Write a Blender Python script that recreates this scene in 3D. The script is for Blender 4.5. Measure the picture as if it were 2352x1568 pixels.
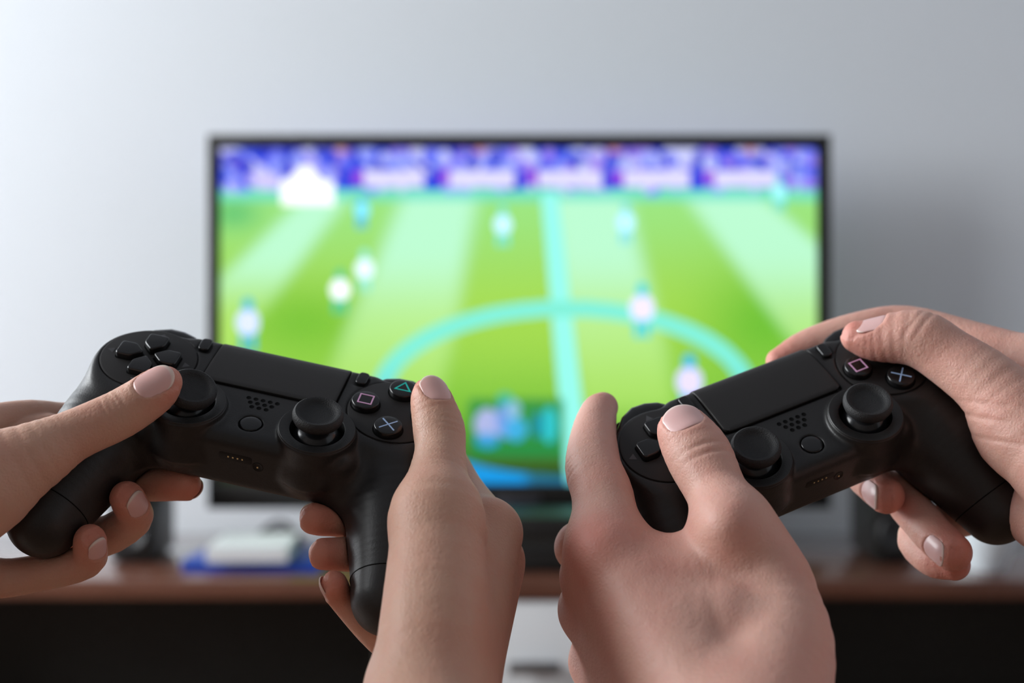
import bpy, bmesh, math, random
import numpy as np
from mathutils import Matrix, Vector

for o in list(bpy.data.objects):
    bpy.data.objects.remove(o)
SC = bpy.context.scene
COL = SC.collection
random.seed(4)

# ---------------------------------------------------------------- camera
IMW, IMH, FPX = 2352.0, 1568.0, 3218.0      # photo frame and focal length in its pixels
CAMZ = 0.87                                  # height of the lens above the floor
cam_d = bpy.data.cameras.new('camera')
cam = bpy.data.objects.new('camera', cam_d)
COL.objects.link(cam)
cam.location = (0, 0, CAMZ)
cam.rotation_euler = (math.pi / 2, 0, 0)
cam_d.sensor_width = 36.0
cam_d.lens = FPX * 36.0 / IMW
cam_d.clip_start = 0.02
cam_d.dof.use_dof = True
cam_d.dof.focus_distance = 0.500
cam_d.dof.aperture_fstop = 6.6
SC.camera = cam

# ---------------------------------------------------------------- world, lights, exposure
w = bpy.data.worlds.new('world')
SC.world = w
w.use_nodes = True
bg = w.node_tree.nodes['Background']
bg.inputs[0].default_value = (0.86, 0.90, 1.0, 1)
bg.inputs[1].default_value = 0.32


def area_light(name, loc, aim, sx, sy, power, col):
    d = bpy.data.lights.new(name, 'AREA')
    d.shape = 'RECTANGLE'
    d.size, d.size_y = sx, sy
    d.energy = power
    d.color = col
    o = bpy.data.objects.new(name, d)
    COL.objects.link(o)
    o.location = loc
    o.rotation_euler = (Vector(aim) - Vector(loc)).to_track_quat('-Z', 'Y').to_euler()
    return o


# daylight entering through the window in the left wall
area_light('window_daylight', (-2.72, 1.15, 1.75), (0.0, 1.1, 1.1), 2.3, 1.7, 158, (0.95, 0.98, 1.0))
SC.view_settings.view_transform = 'Standard'
SC.view_settings.look = 'None'
SC.view_settings.exposure = 0.0
SC.view_settings.gamma = 1.0
SC.view_settings.use_curve_mapping = False


# ---------------------------------------------------------------- small helpers
def lin(r, g, b):
    f = lambda c: c / 12.92 if c <= 0.04045 else ((c + 0.055) / 1.055) ** 2.4
    return (f(r / 255), f(g / 255), f(b / 255))


MATS = {}


def mat(name, col=(0.5, 0.5, 0.5), rough=0.5, metal=0.0, spec=0.5, bump=None, emit=None, var=None, coat=0.0):
    if name in MATS:
        return MATS[name]
    m = bpy.data.materials.new(name)
    m.use_nodes = True
    nt = m.node_tree
    b = nt.nodes['Principled BSDF']
    b.inputs['Base Color'].default_value = (*col, 1)
    b.inputs['Roughness'].default_value = rough
    b.inputs['Metallic'].default_value = metal
    b.inputs['Specular IOR Level'].default_value = spec
    b.inputs['Coat Weight'].default_value = coat
    tc = nt.nodes.new('ShaderNodeTexCoord')
    if bump:
        sc, st = bump
        n = nt.nodes.new('ShaderNodeTexNoise')
        n.inputs['Scale'].default_value = sc
        n.inputs['Detail'].default_value = 3
        nt.links.new(tc.outputs['Object'], n.inputs['Vector'])
        bp = nt.nodes.new('ShaderNodeBump')
        bp.inputs['Strength'].default_value = st
        bp.inputs['Distance'].default_value = 0.0006
        nt.links.new(n.outputs['Fac'], bp.inputs['Height'])
        nt.links.new(bp.outputs['Normal'], b.inputs['Normal'])
    if var:
        sc, c2 = var
        n = nt.nodes.new('ShaderNodeTexNoise')
        n.inputs['Scale'].default_value = sc
        n.inputs['Detail'].default_value = 5
        nt.links.new(tc.outputs['Object'], n.inputs['Vector'])
        mx = nt.nodes.new('ShaderNodeMix')
        mx.data_type = 'RGBA'
        mx.inputs['A'].default_value = (*col, 1)
        mx.inputs['B'].default_value = (*c2, 1)
        nt.links.new(n.outputs['Fac'], mx.inputs['Factor'])
        nt.links.new(mx.outputs['Result'], b.inputs['Base Color'])
    if emit:
        b.inputs['Emission Color'].default_value = (*emit[0], 1)
        b.inputs['Emission Strength'].default_value = emit[1]
    MATS[name] = m
    return m


def tag(o, label=None, cat=None, group=None, kind=None):
    if label: o['label'] = label
    if cat: o['category'] = cat
    if group: o['group'] = group
    if kind: o['kind'] = kind
    return o


def empty(name, loc=(0, 0, 0)):
    o = bpy.data.objects.new(name, None)
    o.empty_display_size = 0.02
    COL.objects.link(o)
    o.location = loc
    return o


def link(name, me, m, parent=None):
    o = bpy.data.objects.new(name, me)
    COL.objects.link(o)
    if m is not None and len(me.materials) == 0:
        me.materials.append(m)
    if parent is not None:
        o.parent = parent
    return o


def mesh_np(name, V, Fq, smooth=True):
    """V (n,3) floats, Fq (m,4) or (m,3) ints -> mesh"""
    me = bpy.data.meshes.new(name)
    V = np.ascontiguousarray(V, np.float32)
    Fq = np.ascontiguousarray(Fq, np.int32)
    k = Fq.shape[1]
    me.vertices.add(len(V))
    me.vertices.foreach_set('co', V.ravel())
    me.loops.add(Fq.size)
    me.loops.foreach_set('vertex_index', Fq.ravel())
    me.polygons.add(len(Fq))
    me.polygons.foreach_set('loop_start', np.arange(len(Fq), dtype=np.int32) * k)
    me.polygons.foreach_set('loop_total', np.full(len(Fq), k, np.int32))
    me.update(calc_edges=True)
    me.validate()
    if smooth:
        me.polygons.foreach_set('use_smooth', np.ones(len(me.polygons), bool))
    return me


def bm_mesh(name, bm, smooth=False, angle=None):
    me = bpy.data.meshes.new(name)
    bmesh.ops.recalc_face_normals(bm, faces=bm.faces)
    if smooth:
        for f in bm.faces: f.smooth = True
    if angle:
        for e in bm.edges:
            if len(e.link_faces) == 2 and e.calc_face_angle(0) > angle:
                e.smooth = False
    bm.to_mesh(me)
    bm.free()
    return me


def box_bm(lo, hi, bev=0.0, seg=2, bm=None):
    b2 = bmesh.new()
    bmesh.ops.create_cube(b2, size=1)
    for v in b2.verts:
        v.co = [lo[i] + (v.co[i] + 0.5) * (hi[i] - lo[i]) for i in range(3)]
    if bev > 0:
        bmesh.ops.bevel(b2, geom=b2.edges[:], offset=bev, segments=seg, affect='EDGES', profile=0.5)
    if bm is None:
        return b2
    me = bpy.data.meshes.new('tmp')
    b2.to_mesh(me); b2.free()
    bm.from_mesh(me)
    bpy.data.meshes.remove(me)
    return bm


def box(name, lo, hi, m, parent=None, bev=0.002, seg=2):
    return link(name, bm_mesh(name, box_bm(lo, hi, bev, seg), smooth=bev > 0, angle=0.7), m, parent)


def lathe_mesh(name, prof, n=48, s=1.0, center=(0, 0, 0), rot=None):
    """prof list of (r,z); closed to the axis where r == 0"""
    bm = bmesh.new()
    rings = []
    for r, z in prof:
        if r <= 1e-9:
            rings.append([bm.verts.new((0, 0, z * s))])
        else:
            rings.append([bm.verts.new((r * s * math.cos(2 * math.pi * i / n), r * s * math.sin(2 * math.pi * i / n), z * s)) for i in range(n)])
    for a, b in zip(rings[:-1], rings[1:]):
        for i in range(n):
            j = (i + 1) % n
            q = [a[i % len(a)], a[j % len(a)], b[j % len(b)], b[i % len(b)]]
            u = []
            for v in q:
                if v not in u: u.append(v)
            if len(u) >= 3:
                bm.faces.new(u)
    if rot is not None:
        bmesh.ops.transform(bm, matrix=rot, verts=bm.verts)
    bmesh.ops.translate(bm, vec=[c * s for c in center], verts=bm.verts)
    return bm_mesh(name, bm, smooth=True, angle=0.75)


def prism_mesh(name, poly, z0, z1, bev, s=1.0, holes=None):
    """polygon (mm) extruded z0..z1 with a rounded top edge of size bev"""
    bm = bmesh.new()
    c = np.mean(np.array(poly), axis=0)
    n = len(poly)

    def ring(ins, z):
        out = []
        P = np.array(poly)
        for i in range(n):
            a, b, d = P[i - 1], P[i], P[(i + 1) % n]
            e1 = (b - a) / (np.linalg.norm(b - a) + 1e-9)
            e2 = (d - b) / (np.linalg.norm(d - b) + 1e-9)
            nn = np.array([-(e1[1] + e2[1]), e1[0] + e2[0]])
            nn = nn / (np.linalg.norm(nn) + 1e-9)
            if np.dot(nn, c - b) < 0: nn = -nn
            q = b + nn * ins
            out.append(bm.verts.new((q[0] * s, q[1] * s, z * s)))
        return out
    R = [ring(0, z0), ring(0, z1 - bev)]
    if bev > 0:
        for k in (30, 60, 90):
            t = math.radians(k)
            R.append(ring(bev * (1 - math.cos(t)), z1 - bev + bev * math.sin(t)))
    for a, b in zip(R[:-1], R[1:]):
        for i in range(n):
            j = (i + 1) % n
            bm.faces.new((a[i], a[j], b[j], b[i]))
    bm.faces.new(R[-1])
    bm.faces.new(R[0][::-1])
    return bm_mesh(name, bm, smooth=True, angle=0.9)


def rounded_poly(pts, r, seg=5):
    out = []
    P = [np.array(p, float) for p in pts]
    n = len(P)
    for i in range(n):
        a, b, c = P[i - 1], P[i], P[(i + 1) % n]
        u = (a - b) / np.linalg.norm(a - b)
        v = (c - b) / np.linalg.norm(c - b)
        ri = r[i] if isinstance(r, (list, tuple)) else r
        p0, p2 = b + u * ri, b + v * ri
        for k in range(seg + 1):
            t = k / seg
            out.append(tuple((1 - t) ** 2 * p0 + 2 * t * (1 - t) * b + t * t * p2))
    return out


# ---------------------------------------------------------------- signed distance modelling
def smin(a, b, k):
    h = np.maximum(k - np.abs(a - b), 0) / k
    return np.minimum(a, b) - h * h * k * 0.25


def smax(a, b, k):
    return -smin(-a, -b, k)


def sd_cone(P, a, b, ra, rb):
    a = np.asarray(a, float); b = np.asarray(b, float)
    ba = b - a
    q = P - a
    t = np.clip(q @ ba / (ba @ ba), 0, 1)
    return np.linalg.norm(q - t[:, None] * ba, axis=1) - (ra + (rb - ra) * t)


class Segs:
    """many tapered capsules evaluated together"""
    def __init__(self, segs):
        self.a = np.array([s[0] for s in segs]); self.b = np.array([s[1] for s in segs])
        self.c = self.a.mean(0)
        self.a = self.a - self.c; self.b = self.b - self.c
        self.ba = self.b - self.a
        self.bb = (self.ba ** 2).sum(1)
        self.ra = np.array([s[2] for s in segs]); self.dr = np.array([s[3] for s in segs]) - self.ra
        self.aa = (self.a ** 2).sum(1); self.aba = (self.a * self.ba).sum(1)
        for k in ('a', 'ba', 'bb', 'ra', 'dr', 'aa', 'aba'):
            setattr(self, k, getattr(self, k).astype(np.float32))

    def __call__(self, P):
        q = (P - self.c).astype(np.float32)
        qba = q @ self.ba.T - self.aba
        d2 = (q * q).sum(1)[:, None] - 2 * (q @ self.a.T) + self.aa
        t = np.clip(qba / self.bb, 0, 1)
        d2 += t * (t * self.bb - 2 * qba)
        return np.sqrt(np.maximum(d2, 0)) - (self.ra + t * self.dr)


def chain_segs(pts, rad, sub=3):
    """Catmull-Rom chain of points and radii cut into short tapered pieces"""
    P = np.array([np.append(p, r) for p, r in zip(pts, rad)], float)
    E = np.concatenate([[2 * P[0] - P[1]], P, [2 * P[-1] - P[-2]]])
    S = [P[0]]
    for i in range(1, len(P)):
        a, b, c, d = E[i - 1], E[i], E[i + 1], E[i + 2]
        for k in range(1, sub + 1):
            t = k / sub
            S.append(0.5 * (2 * b + (c - a) * t + (2 * a - 5 * b + 4 * c - d) * t * t + (3 * b - a - 3 * c + d) * t ** 3))
    return [(x[:3], y[:3], x[3], y[3]) for x, y in zip(S[:-1], S[1:])]


def sd_ell(P, c, r, M=None):
    q = P - np.asarray(c, float)
    if M is not None:
        q = q @ M            # columns of M are the ellipsoid axes
    r = np.asarray(r, float)
    k0 = np.linalg.norm(q / r, axis=1)
    k1 = np.linalg.norm(q / (r * r), axis=1) + 1e-9
    return k0 * (k0 - 1.0) / k1


def sd_box(P, c, half, r):
    q = np.abs(P - np.asarray(c, float)) - (np.asarray(half, float) - r)
    return np.linalg.norm(np.maximum(q, 0), axis=1) + np.minimum(q.max(axis=1), 0) - r


def sd_cyl(P, c, rad, z0, z1, r):
    d2 = np.hypot(P[:, 0] - c[0], P[:, 1] - c[1]) - rad + r
    dz = np.abs(P[:, 2] - (z0 + z1) / 2) - (z1 - z0) / 2 + r
    return np.minimum(np.maximum(d2, dz), 0) + np.hypot(np.maximum(d2, 0), np.maximum(dz, 0)) - r


def grad(f, V, e=0.15):
    G = np.empty_like(V)
    for i in range(3):
        o = np.zeros(3); o[i] = e
        G[:, i] = (f(V + o) - f(V - o)) / (2 * e)
    return G


def mesh_sdf(f, lo, hi, h, relax=3):
    """surface nets on a sparsely evaluated grid, then vertices pulled onto the surface"""
    lo = np.asarray(lo, float); hi = np.asarray(hi, float)
    B0, B1 = 16, 4
    nb = np.ceil((hi - lo) / (h * B0)).astype(int)
    n = nb * B0
    grid = lambda m: np.stack(np.meshgrid(*[np.arange(k) for k in m], indexing='ij'), -1).reshape(-1, 3)

    def ev(P):
        return np.concatenate([f(P[i:i + 24000]) for i in range(0, len(P), 24000)]) if len(P) else np.zeros(0)
    ci = grid(nb)
    dc = ev(lo + (ci * B0 + (B0 - 1) / 2) * h)
    D = np.repeat(np.repeat(np.repeat(np.where(dc > 0, 9.0, -9.0).reshape(nb).astype(np.float32), B0, 0), B0, 1), B0, 2)
    A0 = ci[np.abs(dc) < B0 * h * 0.9 + 1] * B0
    A1 = (A0[:, None, :] + (grid((4, 4, 4)) * B1)[None]).reshape(-1, 3)
    d1 = ev(lo + (A1 + (B1 - 1) / 2) * h)
    off = grid((B1,) * 3)
    far = np.abs(d1) >= B1 * h * 0.9 + 0.6
    for sel, val in ((far & (d1 > 0), 9.0), (far & (d1 <= 0), -9.0)):
        idx = (A1[sel][:, None, :] + off[None]).reshape(-1, 3)
        D[idx[:, 0], idx[:, 1], idx[:, 2]] = val
    idx = (A1[~far][:, None, :] + off[None]).reshape(-1, 3)
    D[idx[:, 0], idx[:, 1], idx[:, 2]] = ev(lo + idx * h)
    S = D < 0
    m = [k - 1 for k in n]
    cnt = np.zeros(m, np.int8)
    for dx in (0, 1):
        for dy in (0, 1):
            for dz in (0, 1):
                cnt += S[dx:dx + m[0], dy:dy + m[1], dz:dz + m[2]]
    cell = (cnt > 0) & (cnt < 8)
    cx = np.argwhere(cell)
    vid = np.full(m, -1, np.int32)
    vid[cell] = np.arange(len(cx), dtype=np.int32)
    acc = np.zeros((len(cx), 3)); num = np.zeros(len(cx))
    for ax in range(3):
        o1, o2 = [k for k in range(3) if k != ax]
        for u in (0, 1):
            for v in (0, 1):
                a = cx.copy(); a[:, o1] += u; a[:, o2] += v
                b = a.copy(); b[:, ax] += 1
                da = D[a[:, 0], a[:, 1], a[:, 2]]; db = D[b[:, 0], b[:, 1], b[:, 2]]
                x = (da < 0) != (db < 0)
                t = np.where(x, da / np.where(x, da - db, 1), 0)
                p = a.astype(float); p[:, ax] += t
                acc[x] += p[x]; num[x] += 1
    V = lo + acc / num[:, None] * h
    Q = []
    for ax in range(3):
        o1, o2 = (ax + 1) % 3, (ax + 2) % 3
        sl0 = [slice(1, -1)] * 3; sl1 = [slice(1, -1)] * 3
        sl0[ax] = slice(0, -1); sl1[ax] = slice(1, None)
        s0, s1 = S[tuple(sl0)], S[tuple(sl1)]
        e = np.argwhere(s0 != s1)
        fl = s0[e[:, 0], e[:, 1], e[:, 2]]
        base = e + 1; base[:, ax] -= 1
        def vv(d1, d2):
            c = base.copy(); c[:, o1] += d1; c[:, o2] += d2
            return vid[c[:, 0], c[:, 1], c[:, 2]]
        q = np.stack([vv(-1, -1), vv(0, -1), vv(0, 0), vv(-1, 0)], 1)
        q[~fl] = q[~fl][:, ::-1]
        Q.append(q)
    Q = np.concatenate(Q)
    Q = Q[(Q >= 0).all(axis=1)]
    E0 = np.concatenate([Q[:, [0, 1]], Q[:, [1, 2]], Q[:, [2, 3]], Q[:, [3, 0]]])
    for it in range(relax):
        s = np.zeros_like(V); k = np.zeros(len(V))
        for c in range(3):
            s[:, c] = np.bincount(E0[:, 0], V[E0[:, 1], c], len(V)) + np.bincount(E0[:, 1], V[E0[:, 0], c], len(V))
        k = np.bincount(E0[:, 0], minlength=len(V)) + np.bincount(E0[:, 1], minlength=len(V))
        V = V * 0.5 + 0.5 * s / np.maximum(k, 1)[:, None]
        d = ev(V)
        G = np.empty_like(V)
        for c in range(3):
            o = np.zeros(3); o[c] = 0.2
            G[:, c] = (ev(V + o) - d) / 0.2
        step = d[:, None] * G / np.maximum((G * G).sum(1), 0.2)[:, None]
        ln = np.linalg.norm(step, axis=1, keepdims=True)
        V = V - step * np.minimum(1, h / np.maximum(ln, 1e-9))
    return V, Q


# ---------------------------------------------------------------- poses of the two controllers (camera mm, y down, z forward)
def rod(r):
    r = np.array(r); t = np.linalg.norm(r); k = r / t
    K = np.array([[0, -k[2], k[1]], [k[2], 0, -k[0]], [-k[1], k[0], 0]])
    return np.eye(3) + math.sin(t) * K + (1 - math.cos(t)) * K @ K


POSE = {'L': (rod((2.16456, 0.267354, 0.04181)), np.array((-90.231, 16.055, 525.419))),
        'R': (rod((2.28771, -0.526614, 0.16519)), np.array((101.355, 22.876, 534.882)))}
TW = np.array([[1., 0, 0], [0, 0, 1], [0, -1, 0]])       # camera mm axes -> world axes


def loc2cam(c, X):
    M, t = POSE[c]
    return M @ np.array(X, float) + t


def pix(u, v, depth):
    """a place seen at photo pixel (u,v), depth mm in front of the lens"""
    return np.array([(u - IMW / 2) / FPX * depth, (v - IMH / 2) / FPX * depth, depth])


def cam2world(V):
    V = np.atleast_2d(V)
    return V @ TW.T * 0.001 + np.array([0, 0, CAMZ])


def wp(u, v, Y):
    """world x, z of pixel (u,v) on the plane y = Y metres"""
    return (u - IMW / 2) / FPX * Y, CAMZ - (v - IMH / 2) / FPX * Y


# ================================================================ THE ROOM
M_wall = mat('white_wall_paint', (0.755, 0.795, 0.84), 0.85, spec=0.2, bump=(180, 0.25))
M_floor = mat('floor_boards', lin(120, 88, 66), 0.45, var=(6, lin(90, 64, 48)))
WALL_Y = 2.38
tag(box('wall_back', (-3.0, WALL_Y, 0), (2.6, WALL_Y + 0.12, 2.6), M_wall, bev=0), kind='structure')
tag(box('wall_right_added', (2.6, -1.2, 0), (2.72, WALL_Y + 0.12, 2.6), M_wall, bev=0), kind='structure')  # unseen wall, added to cut ambient light coming in from the right
tag(box('wall_front_added', (-3.0, -1.32, 0), (2.72, -1.2, 2.6), mat('fill_dimming_brown', (0.22, 0.19, 0.17), 0.8), bev=0), kind='structure')  # unseen wall added behind the camera, coloured dark to cut the front fill
WX = -2.8
wl = bmesh.new()
for lo, hi in [((WX - 0.14, -1.2, 0), (WX, 0.0, 2.6)), ((WX - 0.14, 2.3, 0), (WX, WALL_Y, 2.6)),
               ((WX - 0.14, 0.0, 0), (WX, 2.3, 0.85)), ((WX - 0.14, 0.0, 2.5), (WX, 2.3, 2.6))]:
    box_bm(lo, hi, 0, bm=wl)
tag(link('wall_left', bm_mesh('wall_left', wl), M_wall), kind='structure')
win = tag(empty('window_1', (WX - 0.07, 1.15, 0.85)), kind='structure')
M_frame = mat('window_frame_white', (0.8, 0.8, 0.8), 0.4)
M_glass = mat('window_glass', (0.9, 0.95, 1.0), 0.02)
M_glass.node_tree.nodes['Principled BSDF'].inputs['Transmission Weight'].default_value = 1.0
for (y0, y1, z0, z1) in [(-1.15, 1.15, 0, 0.06), (-1.15, 1.15, 1.59, 1.65), (-1.15, -1.09, 0.06, 1.59), (1.09, 1.15, 0.06, 1.59), (-0.03, 0.03, 0.06, 1.59)]:
    box('window_frame', (-0.03, y0, z0), (0.03, y1, z1), M_frame, win, 0.004)
for y0, y1 in ((-1.09, -0.03), (0.03, 1.09)):
    box('pane', (-0.004, y0, 0.06), (0.004, y1, 1.59), M_glass, win, 0)
fl = tag(box('floor', (-3.0, -1.2, -0.1), (2.6, WALL_Y, -0.006), mat('subfloor', lin(60, 45, 36), 0.7), bev=0), kind='structure')
pb = bm_mesh('floor_board', box_bm((-0.0695, -0.595, -0.006), (0.0695, 0.595, 0), 0.0015, 1))
for i in range(39):
    for j in range(3):
        link('floor_board', pb, M_floor, fl).location = (-2.84 + i * 0.14, -0.75 + j * 1.2 + (0.18 if i % 2 else -0.12), 0)
tag(box('baseboard_back', (WX, WALL_Y - 0.015, 0), (2.6, WALL_Y, 0.08), M_frame, bev=0.003), kind='structure')

# ---------------------------------------------------------------- cabinet under the television
TOP = CAMZ - 0.323
CF, CB = 1.90, 2.36                      # front and back of the table top
cab = tag(empty('media_cabinet', (0, 2.13, 0)), 'low brown wooden media cabinet with dark open bays and white drawers below the television', 'cabinet')


def cbox(name, lo, hi, m, parent=cab, bev=0.002):
    o = box(name, (lo[0], lo[1] - 2.13, lo[2]), (hi[0], hi[1] - 2.13, hi[2]), m, parent, bev)
    return o


def wood(name, c1, c2, rough):
    m = mat(name, c1, rough, coat=1.0)
    nt = m.node_tree
    b = nt.nodes['Principled BSDF']
    b.inputs['Coat Roughness'].default_value = 0.06
    tc = nt.nodes.new('ShaderNodeTexCoord')
    mp = nt.nodes.new('ShaderNodeMapping')
    mp.inputs['Scale'].default_value = (1.5, 22, 22)
    n = nt.nodes.new('ShaderNodeTexNoise')
    n.inputs['Scale'].default_value = 3
    n.inputs['Detail'].default_value = 6
    r = nt.nodes.new('ShaderNodeValToRGB')
    r.color_ramp.elements[0].color = (*c1, 1)
    r.color_ramp.elements[1].color = (*c2, 1)
    r.color_ramp.elements[0].position = 0.35
    r.color_ramp.elements[1].position = 0.7
    nt.links.new(tc.outputs['Object'], mp.inputs['Vector'])
    nt.links.new(mp.outputs['Vector'], n.inputs['Vector'])
    nt.links.new(n.outputs['Fac'], r.inputs['Fac'])
    nt.links.new(r.outputs['Color'], b.inputs['Base Color'])
    return m


M_wood = wood('brown_cabinet_wood', lin(112, 70, 54), lin(86, 50, 38), 0.28)
M_dark = mat('dark_stained_board', (0.055, 0.048, 0.040), 0.6)
M_white = mat('white_lacquer', (0.80, 0.82, 0.84), 0.35)
M_steel = mat('brushed_steel', (0.32, 0.34, 0.36), 0.4, metal=1.0)
cbox('table_top', (-1.25, CF, TOP - 0.027), (1.25, CB, TOP), M_wood, bev=0.003)
cbox('back_panel', (-1.2, CB - 0.02, 0.05), (1.2, CB - 0.008, TOP - 0.027), M_dark, bev=0)
cbox('bottom_panel', (-1.2, CF + 0.02, 0.05), (1.2, CB - 0.02, 0.07), M_dark)
for x in (-1.2, -0.188, 0.294, 1.18):
    cbox('side_panel', (x, CF + 0.02, 0.07), (x + 0.02, CB - 0.02, TOP - 0.027), M_dark)
for x in (-1.17, 1.12):
    for y in (CF + 0.05, CB - 0.1):
        cbox('foot', (x, y, 0), (x + 0.05, y + 0.05, 0.05), M_dark)
for x0, x1 in ((-1.18, -0.188), (0.314, 1.18)):
    cbox('shelf', (x0, CF + 0.06, 0.25), (x1, CB - 0.02, 0.268), M_dark)
for z0, z1 in ((0.29, TOP - 0.031), (0.074, 0.285)):
    d = cbox('drawer', (-0.166, CF + 0.004, z0), (0.292, CF + 0.022, z1), M_white, bev=0.002)
    hz = z1 - 0.085
    hb = bmesh.new()
    box_bm((-0.005, CF - 0.022 - 2.13, hz - 0.009), (0.066, CF - 0.014 - 2.13, hz + 0.009), 0.003, bm=hb)
    for hx in (0.006, 0.049):
        box_bm((hx, CF - 0.016 - 2.13, hz - 0.004), (hx + 0.008, CF + 0.006 - 2.13, hz + 0.004), 0.001, bm=hb)
    link('drawer_handle', bm_mesh('drawer_handle', hb, True, 0.7), M_steel, d)

# ---------------------------------------------------------------- television
TVY = 2.20
tv = tag(empty('television', (0.010, TVY, TOP)), 'black flat screen television on the cabinet showing a football match', 'television')
M_tv = mat('black_tv_plastic', (0.012, 0.011, 0.010), 0.35)
M_gloss = mat('glossy_black', (0.008, 0.008, 0.009), 0.08)


def tbox(name, lo, hi, m, parent=tv, bev=0.002):
    return box(name, (lo[0] - 0.010, lo[1] - TVY, lo[2] - TOP), (hi[0] - 0.010, hi[1] - TVY, hi[2] - TOP), m, parent, bev)


x0, zt = wp(480, 311, TVY)
x1, zb = wp(1905, 1166, TVY)
sx0, szt = wp(508, 341, TVY)
sx1, szb = wp(1874, 1110, TVY)
fb = bmesh.new()
for lo, hi in [((x0, TVY - 0.012, szt), (x1, TVY + 0.03, zt)), ((x0, TVY - 0.012, zb), (x1, TVY + 0.03, szb)),
               ((x0, TVY - 0.012, szb), (sx0, TVY + 0.03, szt)), ((sx1, TVY - 0.012, szb), (x1, TVY + 0.03, szt))]:
    box_bm((lo[0] - .010, lo[1] - TVY, lo[2] - TOP), (hi[0] - .010, hi[1] - TVY, hi[2] - TOP), 0.0015, bm=fb)
link('bezel', bm_mesh('bezel', fb, True, 0.7), M_tv, tv)
tbox('back_cover', (x0 + 0.03, TVY + 0.03, zb + 0.03), (x1 - 0.03, TVY + 0.055, zt - 0.06), M_tv, bev=0.01)
tbox('stand_neck', (-0.07, TVY + 0.005, TOP + 0.012), (0.09, TVY + 0.045, zb + 0.03), M_gloss, bev=0.004)
bp = rounded_poly([(-240, -105), (240, -105), (240, 105), (-240, 105)], 40)
sb = link('stand_base', prism_mesh('stand_base', bp, 0, 12, 3, 0.001), M_gloss, tv)
lx, lz = wp(1190, 1146, TVY)
tbox('maker_badge', (lx - 0.035, TVY - 0.0135, lz - 0.007), (lx + 0.035, TVY - 0.012, lz + 0.007), mat('badge_grey', (0.10, 0.10, 0.12), 0.35, metal=0.6), bev=0.0004)

# the picture on the screen: one emissive colour per vertex of a fine grid
NU, NV = 460, 262
uu, vv = np.meshgrid(np.linspace(508, 1874, NU), np.linspace(341, 1110, NV))
rng = np.random.default_rng(7)


def sstep(a, b, x):
    t = np.clip((x - a) / (b - a), 0, 1)
    return t * t * (3 - 2 * t)


img = np.zeros((NV, NU, 3))


def C(*c):
    return np.array(lin(*c))


def over(mask, col):
    global img
    col = np.asarray(col)
    img = img * (1 - mask[..., None]) + col * mask[..., None]


# pitch
t = sstep(430, 1000, vv)[..., None]
img = C(150, 226, 130) * (1 - t) + C(104, 182, 44) * t
t2 = sstep(900, 1110, vv)
over(t2, C(24, 66, 20))
over(sstep(1030, 1110, vv) * sstep(900, 700, uu), C(14, 22, 16))
yel = np.exp(-((vv - 730) / 190) ** 2) * 0.7
over(yel, C(172, 220, 66))
left_dark = np.exp(-(((uu - 700) / 170) ** 2 + ((vv - 740) / 90) ** 2))
over(left_dark * 0.8, C(108, 188, 40))
over(np.exp(-(((uu - 540) / 60) ** 2 + ((vv - 490) / 40) ** 2)) * 0.8, C(84, 190, 110))
right_dark = np.exp(-(((uu - 1760) / 150) ** 2 + ((vv - 740) / 130) ** 2))
over(right_dark * 0.8, C(92, 184, 40))
# mown light stripes seen in perspective
for (tl, tr, bl, br, v1) in [(700, 800, 430, 600, 720), (925, 1095, 745, 1010, 900), (1262, 1440, 1325, 1545, 900), (1575, 1752, 1895, 2250, 880)]:
    s = (vv - 455) / (v1 - 455)
    L_ = tl + (bl - tl) * s
    R_ = tr + (br - tr) * s
    m = sstep(-34, 34, uu - L_) * sstep(-34, 34, R_ - uu) * (1 - sstep(600, v1 + 40, vv)) * (vv > 440)
    over(m * 0.85, C(190, 252, 218))
    m2 = sstep(-34, 34, uu - L_) * sstep(-34, 34, R_ - uu) * sstep(560, 760, vv) * (1 - sstep(900, 1010, vv))
    over(m2 * 0.6, C(186, 236, 116))
# teal strip behind the touch line
over((vv > 432) * (1 - sstep(455, 470, vv)) * 0.75, C(96, 222, 200))
# stands and boards
over((vv < 434) * 1.0, C(44, 74, 232))
over((vv < 352) * (1 - sstep(332, 352, vv)), C(12, 22, 120))
for k in range(420):
    cu, cv = rng.uniform(499, 1883), rng.uniform(340, 432)
    r = rng.uniform(3, 9)
    r *= 2.1
    c = [C(150, 165, 255), C(206, 210, 255), C(20, 40, 200), C(110, 120, 250), C(160, 130, 240)][rng.integers(5)]
    m = (((uu[:40] - cu) / r) ** 2 + ((vv[:40] - cv) / (r * 1.1)) ** 2 < 1)[..., None] * 0.8
    img[:40] = img[:40] * (1 - m) + c * m
for cu in (785, 1102, 1408, 1722):
    over(np.exp(-(((uu - cu) / 14) ** 2 + ((vv - 346) / 9) ** 2)), C(215, 150, 150))
for a, b in ((836, 974), (1034, 1182), (1236, 1386), (1432, 1584), (1640, 1780)):
    over(((uu > a) & (uu < b) & (vv > 392) & (vv < 432)) * 0.95, C(226, 222, 255))
    over(((uu > a - 26) & (uu < a) & (vv > 394) & (vv < 426)) * 0.9, C(150, 60, 220))
    over(((uu > a - 50) & (uu < a - 26) & (vv > 394) & (vv < 436)) * 0.9, C(0, 50, 220))
over(((uu > 590) & (uu < 640) & (vv > 398) & (vv < 436)) * 0.9, C(214, 205, 255))
# bright score graphic
g = ((uu > 646) & (uu < 768) & (vv > 415) & (vv < 472)) | ((np.abs(uu - 702) < (vv - 372) * 0.9) & (vv > 380) & (vv < 420))
over(g * 1.0, np.array((1.15, 1.18, 1.2)))
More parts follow.
